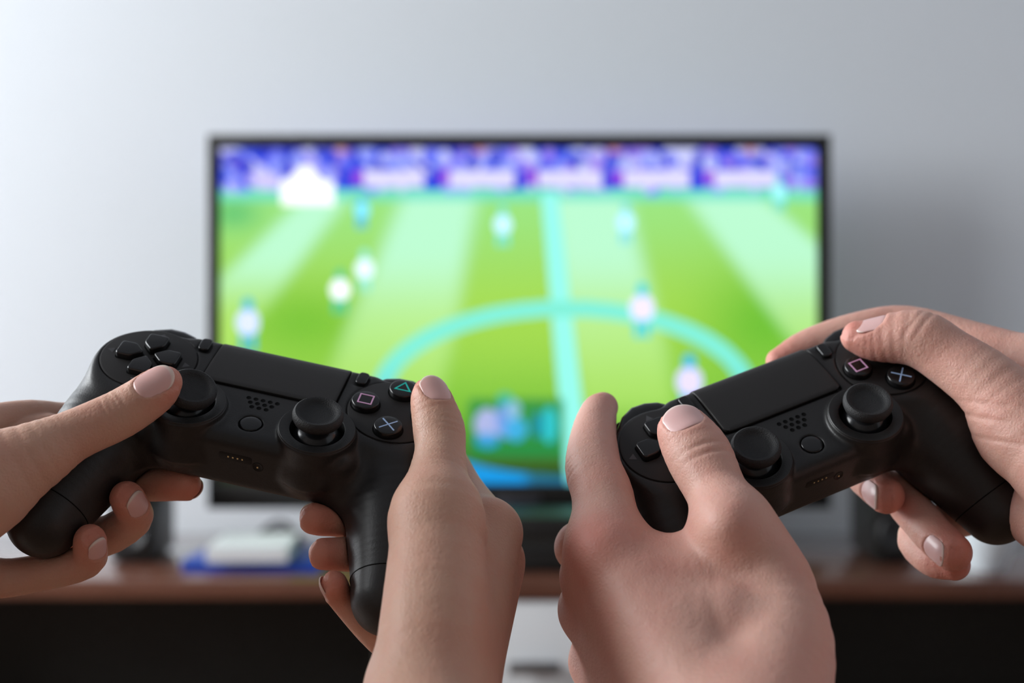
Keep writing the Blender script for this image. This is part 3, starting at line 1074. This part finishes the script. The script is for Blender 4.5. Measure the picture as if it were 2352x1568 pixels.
# ================================================================ HANDS (camera mm)
def skin_mat(name, base, flush, palm):
    m = bpy.data.materials.new(name)
    m.use_nodes = True
    nt = m.node_tree
    b = nt.nodes['Principled BSDF']
    tc = nt.nodes.new('ShaderNodeTexCoord')
    at = nt.nodes.new('ShaderNodeAttribute'); at.attribute_name = 'flush'
    n1 = nt.nodes.new('ShaderNodeTexNoise'); n1.inputs['Scale'].default_value = 55; n1.inputs['Detail'].default_value = 4
    nt.links.new(tc.outputs['Object'], n1.inputs['Vector'])
    ad = nt.nodes.new('ShaderNodeMath'); ad.operation = 'MULTIPLY_ADD'
    ad.inputs[1].default_value = 0.7; ad.inputs[2].default_value = -0.28
    nt.links.new(n1.outputs['Fac'], ad.inputs[0])
    a2 = nt.nodes.new('ShaderNodeMath'); a2.operation = 'ADD'; a2.use_clamp = True
    nt.links.new(ad.outputs[0], a2.inputs[0]); nt.links.new(at.outputs['Fac'], a2.inputs[1])
    mx = nt.nodes.new('ShaderNodeMix'); mx.data_type = 'RGBA'
    mx.inputs['A'].default_value = (*base, 1); mx.inputs['B'].default_value = (*flush, 1)
    nt.links.new(a2.outputs[0], mx.inputs['Factor'])
    nt.links.new(mx.outputs['Result'], b.inputs['Base Color'])
    b.inputs['Roughness'].default_value = 0.52
    b.inputs['Specular IOR Level'].default_value = 0.4
    b.inputs['Subsurface Weight'].default_value = 0.35
    b.inputs['Subsurface Radius'].default_value = (1.0, 0.32, 0.18)
    b.inputs['Subsurface Scale'].default_value = 0.0035
    # pores and fine lines
    vo = nt.nodes.new('ShaderNodeTexVoronoi'); vo.inputs['Scale'].default_value = 700; vo.feature = 'DISTANCE_TO_EDGE'
    n2 = nt.nodes.new('ShaderNodeTexNoise'); n2.inputs['Scale'].default_value = 420; n2.inputs['Detail'].default_value = 5
    nt.links.new(tc.outputs['Object'], vo.inputs['Vector']); nt.links.new(tc.outputs['Object'], n2.inputs['Vector'])
    n3 = nt.nodes.new('ShaderNodeTexNoise'); n3.inputs['Scale'].default_value = 150; n3.inputs['Detail'].default_value = 3
    nt.links.new(tc.outputs['Object'], n3.inputs['Vector'])
    m3 = nt.nodes.new('ShaderNodeMath'); m3.operation = 'MULTIPLY_ADD'; m3.inputs[1].default_value = 2.2
    nt.links.new(n3.outputs['Fac'], m3.inputs[0]); nt.links.new(n2.outputs['Fac'], m3.inputs[2])
    sm = nt.nodes.new('ShaderNodeMath'); sm.operation = 'ADD'
    nt.links.new(vo.outputs['Distance'], sm.inputs[0]); nt.links.new(m3.outputs[0], sm.inputs[1])
    bp = nt.nodes.new('ShaderNodeBump'); bp.inputs['Strength'].default_value = 0.3; bp.inputs['Distance'].default_value = 0.0006
    nt.links.new(sm.outputs[0], bp.inputs['Height']); nt.links.new(bp.outputs['Normal'], b.inputs['Normal'])
    return m


def nail_mat(name, c0, c1):
    m = bpy.data.materials.new(name)
    m.use_nodes = True
    nt = m.node_tree
    b = nt.nodes['Principled BSDF']
    at = nt.nodes.new('ShaderNodeAttribute'); at.attribute_name = 'free_edge'
    mx = nt.nodes.new('ShaderNodeMix'); mx.data_type = 'RGBA'
    mx.inputs['A'].default_value = (*c0, 1); mx.inputs['B'].default_value = (*c1, 1)
    nt.links.new(at.outputs['Fac'], mx.inputs['Factor'])
    nt.links.new(mx.outputs['Result'], b.inputs['Base Color'])
    b.inputs['Roughness'].default_value = 0.28
    b.inputs['Subsurface Weight'].default_value = 0.2
    b.inputs['Subsurface Radius'].default_value = (1, 0.4, 0.3)
    b.inputs['Subsurface Scale'].default_value = 0.002
    return m


class Group:
    def __init__(self, segs, k, starts=None):
        self.starts = starts; self.segs = segs; self.k = k; self.fast = Segs(segs)
        P = np.array([s[0] for s in segs] + [s[1] for s in segs]); r = max(max(s[2], s[3]) for s in segs)
        self.lo, self.hi = P.min(0) - r, P.max(0) + r

    def __call__(self, P):
        q = np.maximum(np.maximum(self.lo - P, P - self.hi), 0)
        bd = np.linalg.norm(q, axis=1)
        out = bd + 6.0
        ins = bd < 16
        if ins.any():
            X = P[ins]
            D = self.fast(X)
            if self.k:
                D = np.minimum.reduceat(D, self.starts, axis=1)
                d = D[:, 0]
                for j in range(1, D.shape[1]):
                    d = smin(d, D[:, j], self.k)
            else:
                d = D.min(axis=1)
            out[ins] = d
        return out


def norm(v):
    v = np.asarray(v, float)
    return v / np.linalg.norm(v)


class Hand:
    def __init__(self, key):
        self.key = key
        self.palm = []; self.starts = []
        self.fingers = []; self.extra = []; self.creases = []; self.flush = []; self.nails = []; self.beds = []

    def P(self, q):
        """point given as pixel+depth ('p' implied, 3 numbers with u>... ) or ('l', x, y, z) controller local"""
        if q[0] == 'l':
            return loc2cam(self.key, q[1:])
        return pix(*q)

    def bone(self, pts, rad, sub=4):
        self.starts.append(len(self.palm))
        self.palm += chain_segs([self.P(p) for p in pts], rad, sub)

    def finger(self, pts, rad, k=6.0, sub=4):
        pp = [self.P(p) for p in pts]
        self.fingers.append((Group(chain_segs(pp, rad, sub), 0), k))
        self.flush.append((pp[-1], 10.5, 0.8))
        return pp

    def ell(self, c, r, k=4.0, M=None):
        self.extra.append((self.P(c), r, k, M))

    def nail(self, tip, base, n, length, width, start):
        """plate on the finger whose axis runs base->tip; n dorsal direction; start mm of the cuticle before the tip point"""
        tip, base, n = np.array(tip), np.array(base), np.array(n, float)
        ax = norm(tip - base); n = norm(n - ax * (n @ ax))
        self.beds.append((tip - ax * start, ax, n, np.cross(ax, n), length, width))
        self.nails.append((tip, base, n, length, width, start))

    def crease(self, c, axis, side, depth, wd, ln, curve=0.0):
        self.creases.append((np.array(c), norm(axis), norm(side), depth, wd, ln, curve))

    def build(self):
        self.pg = Group(self.palm, 7.0, self.starts)
        return self

    def __call__(self, P):
        pal = self.pg(P)
        for c, r, k, M in self.extra:
            pal = smin(pal, sd_ell(P, c, r, M), k)
        d = pal
        for g, k in self.fingers:
            f = smin(pal, g(P), k)
            d = smin(d, f, 0.7)
        for c, a, s, dep, wd, ln, cu in self.creases:
            q = P - c
            m = (q * q).sum(1) < (ln * 2.2) ** 2
            if m.any():
                qq = q[m]
                y = qq @ s
                x = qq @ a - cu * y * y
                d[m] += dep * np.exp(-(x / wd) ** 2) * np.exp(-(y / ln) ** 2)
        for c0, ax, n, sd, L_, W_ in self.beds:
            q = P - c0
            m = ((q * q).sum(1) < 400) & (q @ n > 0)
            if m.any():
                qq = q[m]
                x = np.abs(qq @ sd) / (W_ * 0.5)
                y = (L_ * 0.55 - qq @ ax) / (L_ * 0.55)
                rr = (x ** 2.6 + np.maximum(y, 0) ** 2.6) ** (1 / 2.6)
                t = np.clip((1.06 - rr) / 0.16, 0, 1)
                t2 = np.clip((rr - 0.98) / 0.14, 0, 1) * np.clip((1.45 - rr) / 0.3, 0, 1) * (y > -0.3)
                d[m] += 0.55 * t * t * (3 - 2 * t) - 0.22 * t2
        near = d < 3
        if near.any():
            Mx, tt = POSE[self.key]
            d[near] = smax(d[near], 0.15 - shell_quick((P[near] - tt) @ Mx), 0.8)      # skin gives way to the hard shell
        return d

    def mesh(self, name, label, mskin, mnail, h=0.85):
        lo = self.pg.lo.copy(); hi = self.pg.hi.copy()
        for g, k in self.fingers:
            lo = np.minimum(lo, g.lo); hi = np.maximum(hi, g.hi)
        V, Q = mesh_sdf(self, lo - 3, hi + 3, h, relax=2)
        fl = np.zeros(len(V))
        for c, r, a in self.flush:
            fl = np.maximum(fl, a * np.exp(-((V - c) ** 2).sum(1) / r ** 2))
        org = V.mean(0)
        me = mesh_np(name, (V - org) @ TW.T * 0.001, Q)
        at = me.attributes.new('flush', 'FLOAT', 'POINT')
        at.data.foreach_set('value', fl.astype(np.float32))
        o = link(name, me, mskin)
        o.location = cam2world(org)[0]
        tag(o, label, 'hand', 'hands holding the controllers')
        for nl in self.nails:
            self.make_nail(o, org, mnail, *nl)
        return o

    def make_nail(self, par, org, m, tip, base, n, L_, W_, start):
        ax = norm(tip - base)
        n = norm(n - ax * (n @ ax)); sd = np.cross(ax, n)
        c0 = tip - ax * start
        ug, vg = [g.ravel() for g in np.meshgrid(np.linspace(-0.72, 0.72, 7), np.linspace(0.08, 0.66, 6))]
        p = c0 + vg[:, None] * L_ * ax + (ug * W_ / 2)[:, None] * sd + n * 16
        for _ in range(26):
            p = p - n * np.clip(self(p), -2, 4)[:, None] * 0.85
        hs = (p - c0) @ n
        co = np.linalg.lstsq(np.stack([np.ones_like(ug), vg, ug, ug * ug, ug * vg], 1), hs, rcond=None)[0]
        co[3] = min(co[3], -W_ * 0.16)
        NU_, NV_ = 17, 19
        top = []; fe = []
        for j in range(NV_):
            for i in range(NU_):
                u = -1 + 2 * i / (NU_ - 1)
                u2 = math.copysign(1 - (1 - abs(u)) ** 1.3, u)
                v0 = 0.20 * (1 - math.sqrt(max(0, 1 - u2 * u2)))
                v1 = 1 - 0.40 * (1 - math.sqrt(max(0, 1 - u2 * u2 * 0.98)))
                v = v0 + (v1 - v0) * j / (NV_ - 1)
                hh = co @ (1, v, u2, u2 * u2, u2 * v) + 0.44 - 0.30 * max(0, 0.12 - v) / 0.12 - 5.0 * max(0, v - 0.58) ** 2
                top.append(c0 + ax * v * L_ + sd * (u2 * W_ / 2) + n * hh)
                fe.append(min(1, max(0, (j / (NV_ - 1) - 0.9) / 0.04)))
        T = np.array(top)
        Bm = T - n * 0.5
        V = np.concatenate([T, Bm])
        K = NU_ * NV_
        Q = []
        for j in range(NV_ - 1):
            for i in range(NU_ - 1):
                a = j * NU_ + i
                Q.append((a, a + 1, a + NU_ + 1, a + NU_)); Q.append((a + K, a + NU_ + K, a + NU_ + 1 + K, a + 1 + K))
        rim = [i for i in range(NU_)] + [j * NU_ + NU_ - 1 for j in range(1, NV_)] + [(NV_ - 1) * NU_ + i for i in range(NU_ - 2, -1, -1)] + [j * NU_ for j in range(NV_ - 2, 0, -1)]
        for a, b in zip(rim, rim[1:] + rim[:1]):
            Q.append((a, a + K, b + K, b))
        me = mesh_np('fingernail', (V - org) @ TW.T * 0.001, np.array(Q))
        bm = bmesh.new(); bm.from_mesh(me); bmesh.ops.recalc_face_normals(bm, faces=bm.faces); bm.to_mesh(me); bm.free()
        at = me.attributes.new('free_edge', 'FLOAT', 'POINT')
        at.data.foreach_set('value', np.array(fe + fe, np.float32))
        o = link('fingernail', me, m, par)
        return o


SK1 = skin_mat('skin_warm', (0.63, 0.375, 0.275), (0.62, 0.20, 0.14), None)
SK2 = skin_mat('skin_pink', (0.67, 0.39, 0.315), (0.64, 0.20, 0.155), None)
NA1 = nail_mat('nail_warm', (0.80, 0.46, 0.42), (0.82, 0.64, 0.56))
NA2 = nail_mat('nail_pink', (0.78, 0.47, 0.45), (0.80, 0.60, 0.55))

# ---------------------------------------------------------------- left hand on the left controller
A = Hand('L')
t = A.finger([(-60, 1120, 478), (76, 1050, 483), (166, 1001, 488), (275, 951, 493), (352, 902, 495), (378, 878, 496)], [17, 12.2, 9.1, 8.7, 7.9, 6.2], 8)
A.finger([(-130, 1010, 505), (-20, 985, 525), (70, 970, 540), (190, 968, 558), ('l', -58, 14, -28), ('l', -46, 26, -26)], [11, 9.5, 8.8, 8.2, 7.4, 6.2])
mi = A.finger([(-120, 1080, 512), ('l', -82, -18, -34), ('l', -66, -20, -47), (330, 1110, 528), (428, 1112, 520)], [10.5, 9.2, 8.5, 6.7, 6.0])
ri = A.finger([(-120, 1180, 508), ('l', -86, -42, -44), (190, 1236, 523), (304, 1194, 516), (291, 1143, 507)], [10, 8.8, 7.8, 6.9, 6.1])
pk = A.finger([(-140, 1290, 497), (-20, 1326, 500), (75, 1318, 505), (196, 1288, 505), (206, 1240, 498)], [10, 7.4, 6.7, 6.4, 5.7])
W = (-520, 1430, 446)
A.bone([W, (-130, 1030, 502)], [17, 11.5])
A.bone([W, (-125, 1095, 512)], [17, 12])
A.bone([W, (-130, 1190, 508)], [17, 12])
A.bone([(-540, 1480, 440), (-150, 1290, 497)], [17, 11])
A.bone([W, (-60, 1120, 478)], [18, 17])
A.bone([(-520, 1430, 446), (-900, 1750, 380), (-1250, 2100, 335)], [22, 25, 29])
A.build()
A.nail(t[-1], t[-3], (-0.16, -0.30, -0.94), 14.2, 10.8, 9.2)
A.nail(ri[-1], ri[-2], (0.85, 0.2, -0.45), 9.5, 8.6, 5.2)
A.nail(pk[-1], pk[-2], (0.8, 0.1, -0.6), 8.5, 7.6, 4.5)
A.nail(mi[-1], mi[-2], (0.2, 0.5, 0.9), 9.0, 8.6, 4.5)
ax = norm(t[3] - t[2])
for k, dd in enumerate((-3.5, -1.2, 1.0, 3.2)):
    A.crease(t[3] + ax * dd + np.array((0, -3, -7.5)), ax, (0.45, 0.8, -0.2), 0.45, 0.7, 5.2, 0.02 * (1 if k < 2 else -1))

# ---------------------------------------------------------------- right hand on the left controller
B = Hand('L')
t = B.finger([(1003, 1190, 478), (1004, 1120, 487), (1011, 1040, 499), (1008, 985, 506), (992, 925, 511), (987, 902, 513)], [15, 11.4, 9.2, 9.4, 7.8, 6.2], 8)
B.finger([(1118, 1225, 500), (1056, 1130, 540), (1000, 1020, 566), ('l', 62, 16, -28), ('l', 48, 26, -26)], [11, 9.5, 8.8, 8, 6.5])
mi = B.finger([(1126, 1290, 512), (1060, 1200, 545), (930, 1190, 545), (800, 1192, 519), (722, 1190, 509)], [10.5, 9.2, 8.6, 6.8, 5.9])
ri = B.finger([(1112, 1355, 514), (1040, 1290, 535), (920, 1275, 535), (815, 1272, 512), (742, 1272, 504)], [10, 9, 8.2, 6.6, 5.7])
pk = B.finger([(1070, 1470, 500), (950, 1500, 505), (872, 1466, 503), (792, 1382, 500), (766, 1343, 494)], [9.5, 7.6, 5.6, 4.9, 5.1])
W = (985, 1640, 440)
B.bone([W, (1000, 1420, 455), (1003, 1190, 478)], [19, 17.5, 14.5])
B.bone([(1010, 1640, 446), (1118, 1225, 500)], [16.5, 12])
B.bone([(1010, 1640, 455), (1126, 1290, 512)], [16.5, 12])
B.bone([(985, 1640, 460), (1110, 1355, 514)], [16, 11.5])
B.bone([(960, 1640, 460), (1060, 1470, 500)], [16, 11])
B.bone([(925, 1570, 452), (960, 1500, 470)], [11, 11])
B.bone([W, (985, 1800, 410), (1000, 2150, 350)], [20, 23, 30])
B.build()
B.nail(t[-1], t[-3], (0.25, -0.75, -0.45), 12.5, 11.0, 7.5)
B.nail(pk[-1], pk[-2], (-0.95, 0.0, -0.2), 9, 7.6, 4.5)
B.nail(mi[-1], mi[-2], (-0.3, -0.5, 0.8), 9.0, 8.8, 5.4)
B.nail(ri[-1], ri[-2], (-0.3, -0.1, 0.95), 8.6, 8.4, 5.2)
ax = norm(t[3] - t[2])
for k, dd in enumerate((-2.5, 0.0, 2.6)):
    B.crease(t[3] + ax * dd + np.array((5, -2, -8)), ax, (0.8, 0.2, 0.5), 0.3, 0.7, 4.5, 0.02)

# ---------------------------------------------------------------- left hand on the right controller
C_ = Hand('R')
t = C_.finger([(1762, 1335, 468), (1690, 1215, 473), (1646, 1130, 487), (1606, 1048, 498), (1573, 996, 504), (1562, 975, 506)], [12.5, 11.8, 10.7, 11.8, 9.9, 7.2], 9)
ix = C_.finger([(1392, 1262, 486), (1385, 1145, 502), (1363, 1075, 514), (1364, 1000, 532), (1374, 950, 545), (1385, 935, 553)], [12.5, 11.2, 10.4, 8.8, 7.2, 6.0], 9)
C_.finger([(1374, 1325, 496), (1364, 1262, 526), ('l', -88, -6, -32), ('l', -76, -8, -46), ('l', -58, -14, -44)], [12, 9.6, 9.6, 8.6, 7.0])
C_.finger([(1368, 1400, 507), (1380, 1330, 530), ('l', -88, -28, -44), ('l', -72, -30, -54), ('l', -56, -32, -46)], [12, 10, 9, 8, 6.8])
C_.finger([(1385, 1520, 512), (1430, 1420, 528), ('l', -84, -50, -54), ('l', -66, -50, -58), ('l', -54, -46, -50)], [11, 9, 8, 7.2, 6.2])
W = (1690, 1700, 425)
C_.bone([(1755, 1660, 424), (1796, 1480, 450), (1766, 1340, 468), (1690, 1215, 473)], [19, 16.2, 12.8, 12])
C_.bone([W, (1392, 1262, 486)], [18, 13])
C_.bone([(1650, 1720, 430), (1374, 1325, 496)], [18, 12.5])
C_.bone([(1600, 1740, 444), (1368, 1400, 507)], [18, 12.5])
C_.bone([(1560, 1760, 456), (1385, 1520, 512)], [18, 11.5])
C_.bone([(1690, 1225, 478), (1560, 1290, 480), (1440, 1275, 488)], [9, 9.5, 9])
C_.bone([(1640, 1325, 470), (1560, 1350, 471), (1440, 1310, 486)], [11, 12, 12])
C_.bone([(1665, 1440, 455), (1575, 1450, 459), (1460, 1400, 482)], [14, 15, 13])
C_.bone([(1690, 1720, 428), (1740, 1950, 390), (1800, 2300, 345)], [25, 27, 33])
for p, r in (((1388, 1268, 476), 8.5), ((1366, 1328, 488), 8), ((1362, 1402, 499), 7.5), ((1676, 1210, 464), 8.0)):
    C_.ell(p, (r, r, r), 7.0)
C_.bone([(1640, 1640, 420), (1500, 1420, 456), (1395, 1275, 476)], [3.5, 3.2, 3.5])
C_.bone([(1600, 1650, 424), (1470, 1470, 462), (1375, 1335, 486)], [3.5, 3.2, 3.5])
C_.build()
C_.nail(t[-1], t[-3], (-0.1, -0.62, -0.78), 12.5, 14.0, 8.0)
ax = norm(t[3] - t[2])
for k, dd in enumerate((-2.2, 1.6)):
    C_.crease(t[3] + ax * dd + np.array((1, -3, -10)), ax, (0.9, -0.35, -0.2), 0.55, 0.75, 6.5, 0.008)
ax = norm(ix[2] - ix[1])
for k, dd in enumerate((-3.6, -1.2, 1.2, 3.4)):
    C_.crease(ix[2] + ax * dd + np.array((-8, 0, -5)), ax, (0.6, -0.5, -0.6), 0.35, 0.6, 4.5, 0.01)
C_.flush += [(pix(1370, 1262, 474), 14, 0.6), (pix(1500, 1330, 470), 25, 0.2)]

# ---------------------------------------------------------------- right hand on the right controller
D_ = Hand('R')
t = D_.finger([(2350, 985, 518), (2275, 890, 524), (2180, 820, 533), (2107, 777, 538), (2012, 779, 544), (1970, 772, 546)], [16, 13.0, 11.2, 11.0, 8.5, 6.6], 9)
ix = D_.finger([(2390, 850, 540), (2240, 800, 558), (2085, 752, 575), (1975, 762, 578), (1860, 795, 580), (1790, 830, 579)], [12, 10.5, 9.0, 8.4, 7.4, 5.6])
mi = D_.finger([(2430, 960, 548), (2330, 960, 575), (2180, 1030, 580), ('l', 42, -30, -45), (1990, 1092, 563), (2036, 1138, 542)], [11.5, 10, 9.2, 8.4, 8.0, 7.0])
ri = D_.finger([(2440, 1060, 545), (2330, 1050, 572), (2180, 1075, 577), (2075, 1120, 563), (2126, 1206, 541), (2188, 1268, 524)], [11, 9.6, 8.8, 8.4, 7.8, 7.2])
pk = D_.finger([(2440, 1160, 538), (2330, 1160, 562), (2200, 1190, 563), (2105, 1230, 556), (2140, 1282, 541), (2192, 1296, 532)], [10.5, 8.8, 7.8, 7.2, 6.8, 6.0])
W = (2640, 1260, 470)
D_.bone([W, (2500, 1130, 496), (2350, 985, 518)], [20, 19, 15.5])
D_.bone([W, (2390, 850, 540)], [18, 12.5])
D_.bone([W, (2430, 960, 548)], [18, 12.5])
D_.bone([W, (2440, 1060, 545)], [18, 12])
D_.bone([(2640, 1330, 474), (2440, 1165, 538)], [18, 11.5])
D_.bone([(2520, 1240, 500), (2400, 1180, 524)], [16, 14])
D_.bone([W, (2900, 1500, 400), (3250, 1950, 345)], [24, 28, 33])
D_.build()
D_.nail(t[-1], t[-3], (0.1, -0.93, -0.3), 12.5, 13.0, 10.8)
D_.nail(mi[-1], mi[-2], (-0.75, 0.2, -0.6), 11.5, 10.5, 7.6)
D_.nail(ri[-1], ri[-2], (-0.6, 0.35, -0.7), 11.5, 10.5, 8.2)
ax = norm(t[3] - t[2])
for k, dd in enumerate((-2.0, 1.6)):
    D_.crease(t[3] + ax * dd + np.array((1, -9, -6)), ax, (0.3, -0.5, -0.8), 0.3, 0.7, 5.5, 0.01)
for (u, v, dd, sx, sy) in ((2262, 962, 510, 1.0, 0.12), (2300, 1010, 508, 1.0, -0.1), (2290, 925, 512, 0.9, 0.4)):
    D_.crease(pix(u, v, dd), (0.0, 1.0, 0.1), (sx, sy, -0.3), 0.55, 0.9, 10.0, 0.004)

A.mesh('hand', 'left hand around the grip of the left controller, thumb beside the stick', SK1, NA1)
B.mesh('hand', 'right hand on the left controller with thumb upright over the coloured buttons', SK1, NA1)
C_.mesh('hand', 'large left hand on the right controller with its broad back facing the viewer', SK2, NA2)
D_.mesh('hand', 'right hand on the right controller, index finger lying along its top edge', SK2, NA2)
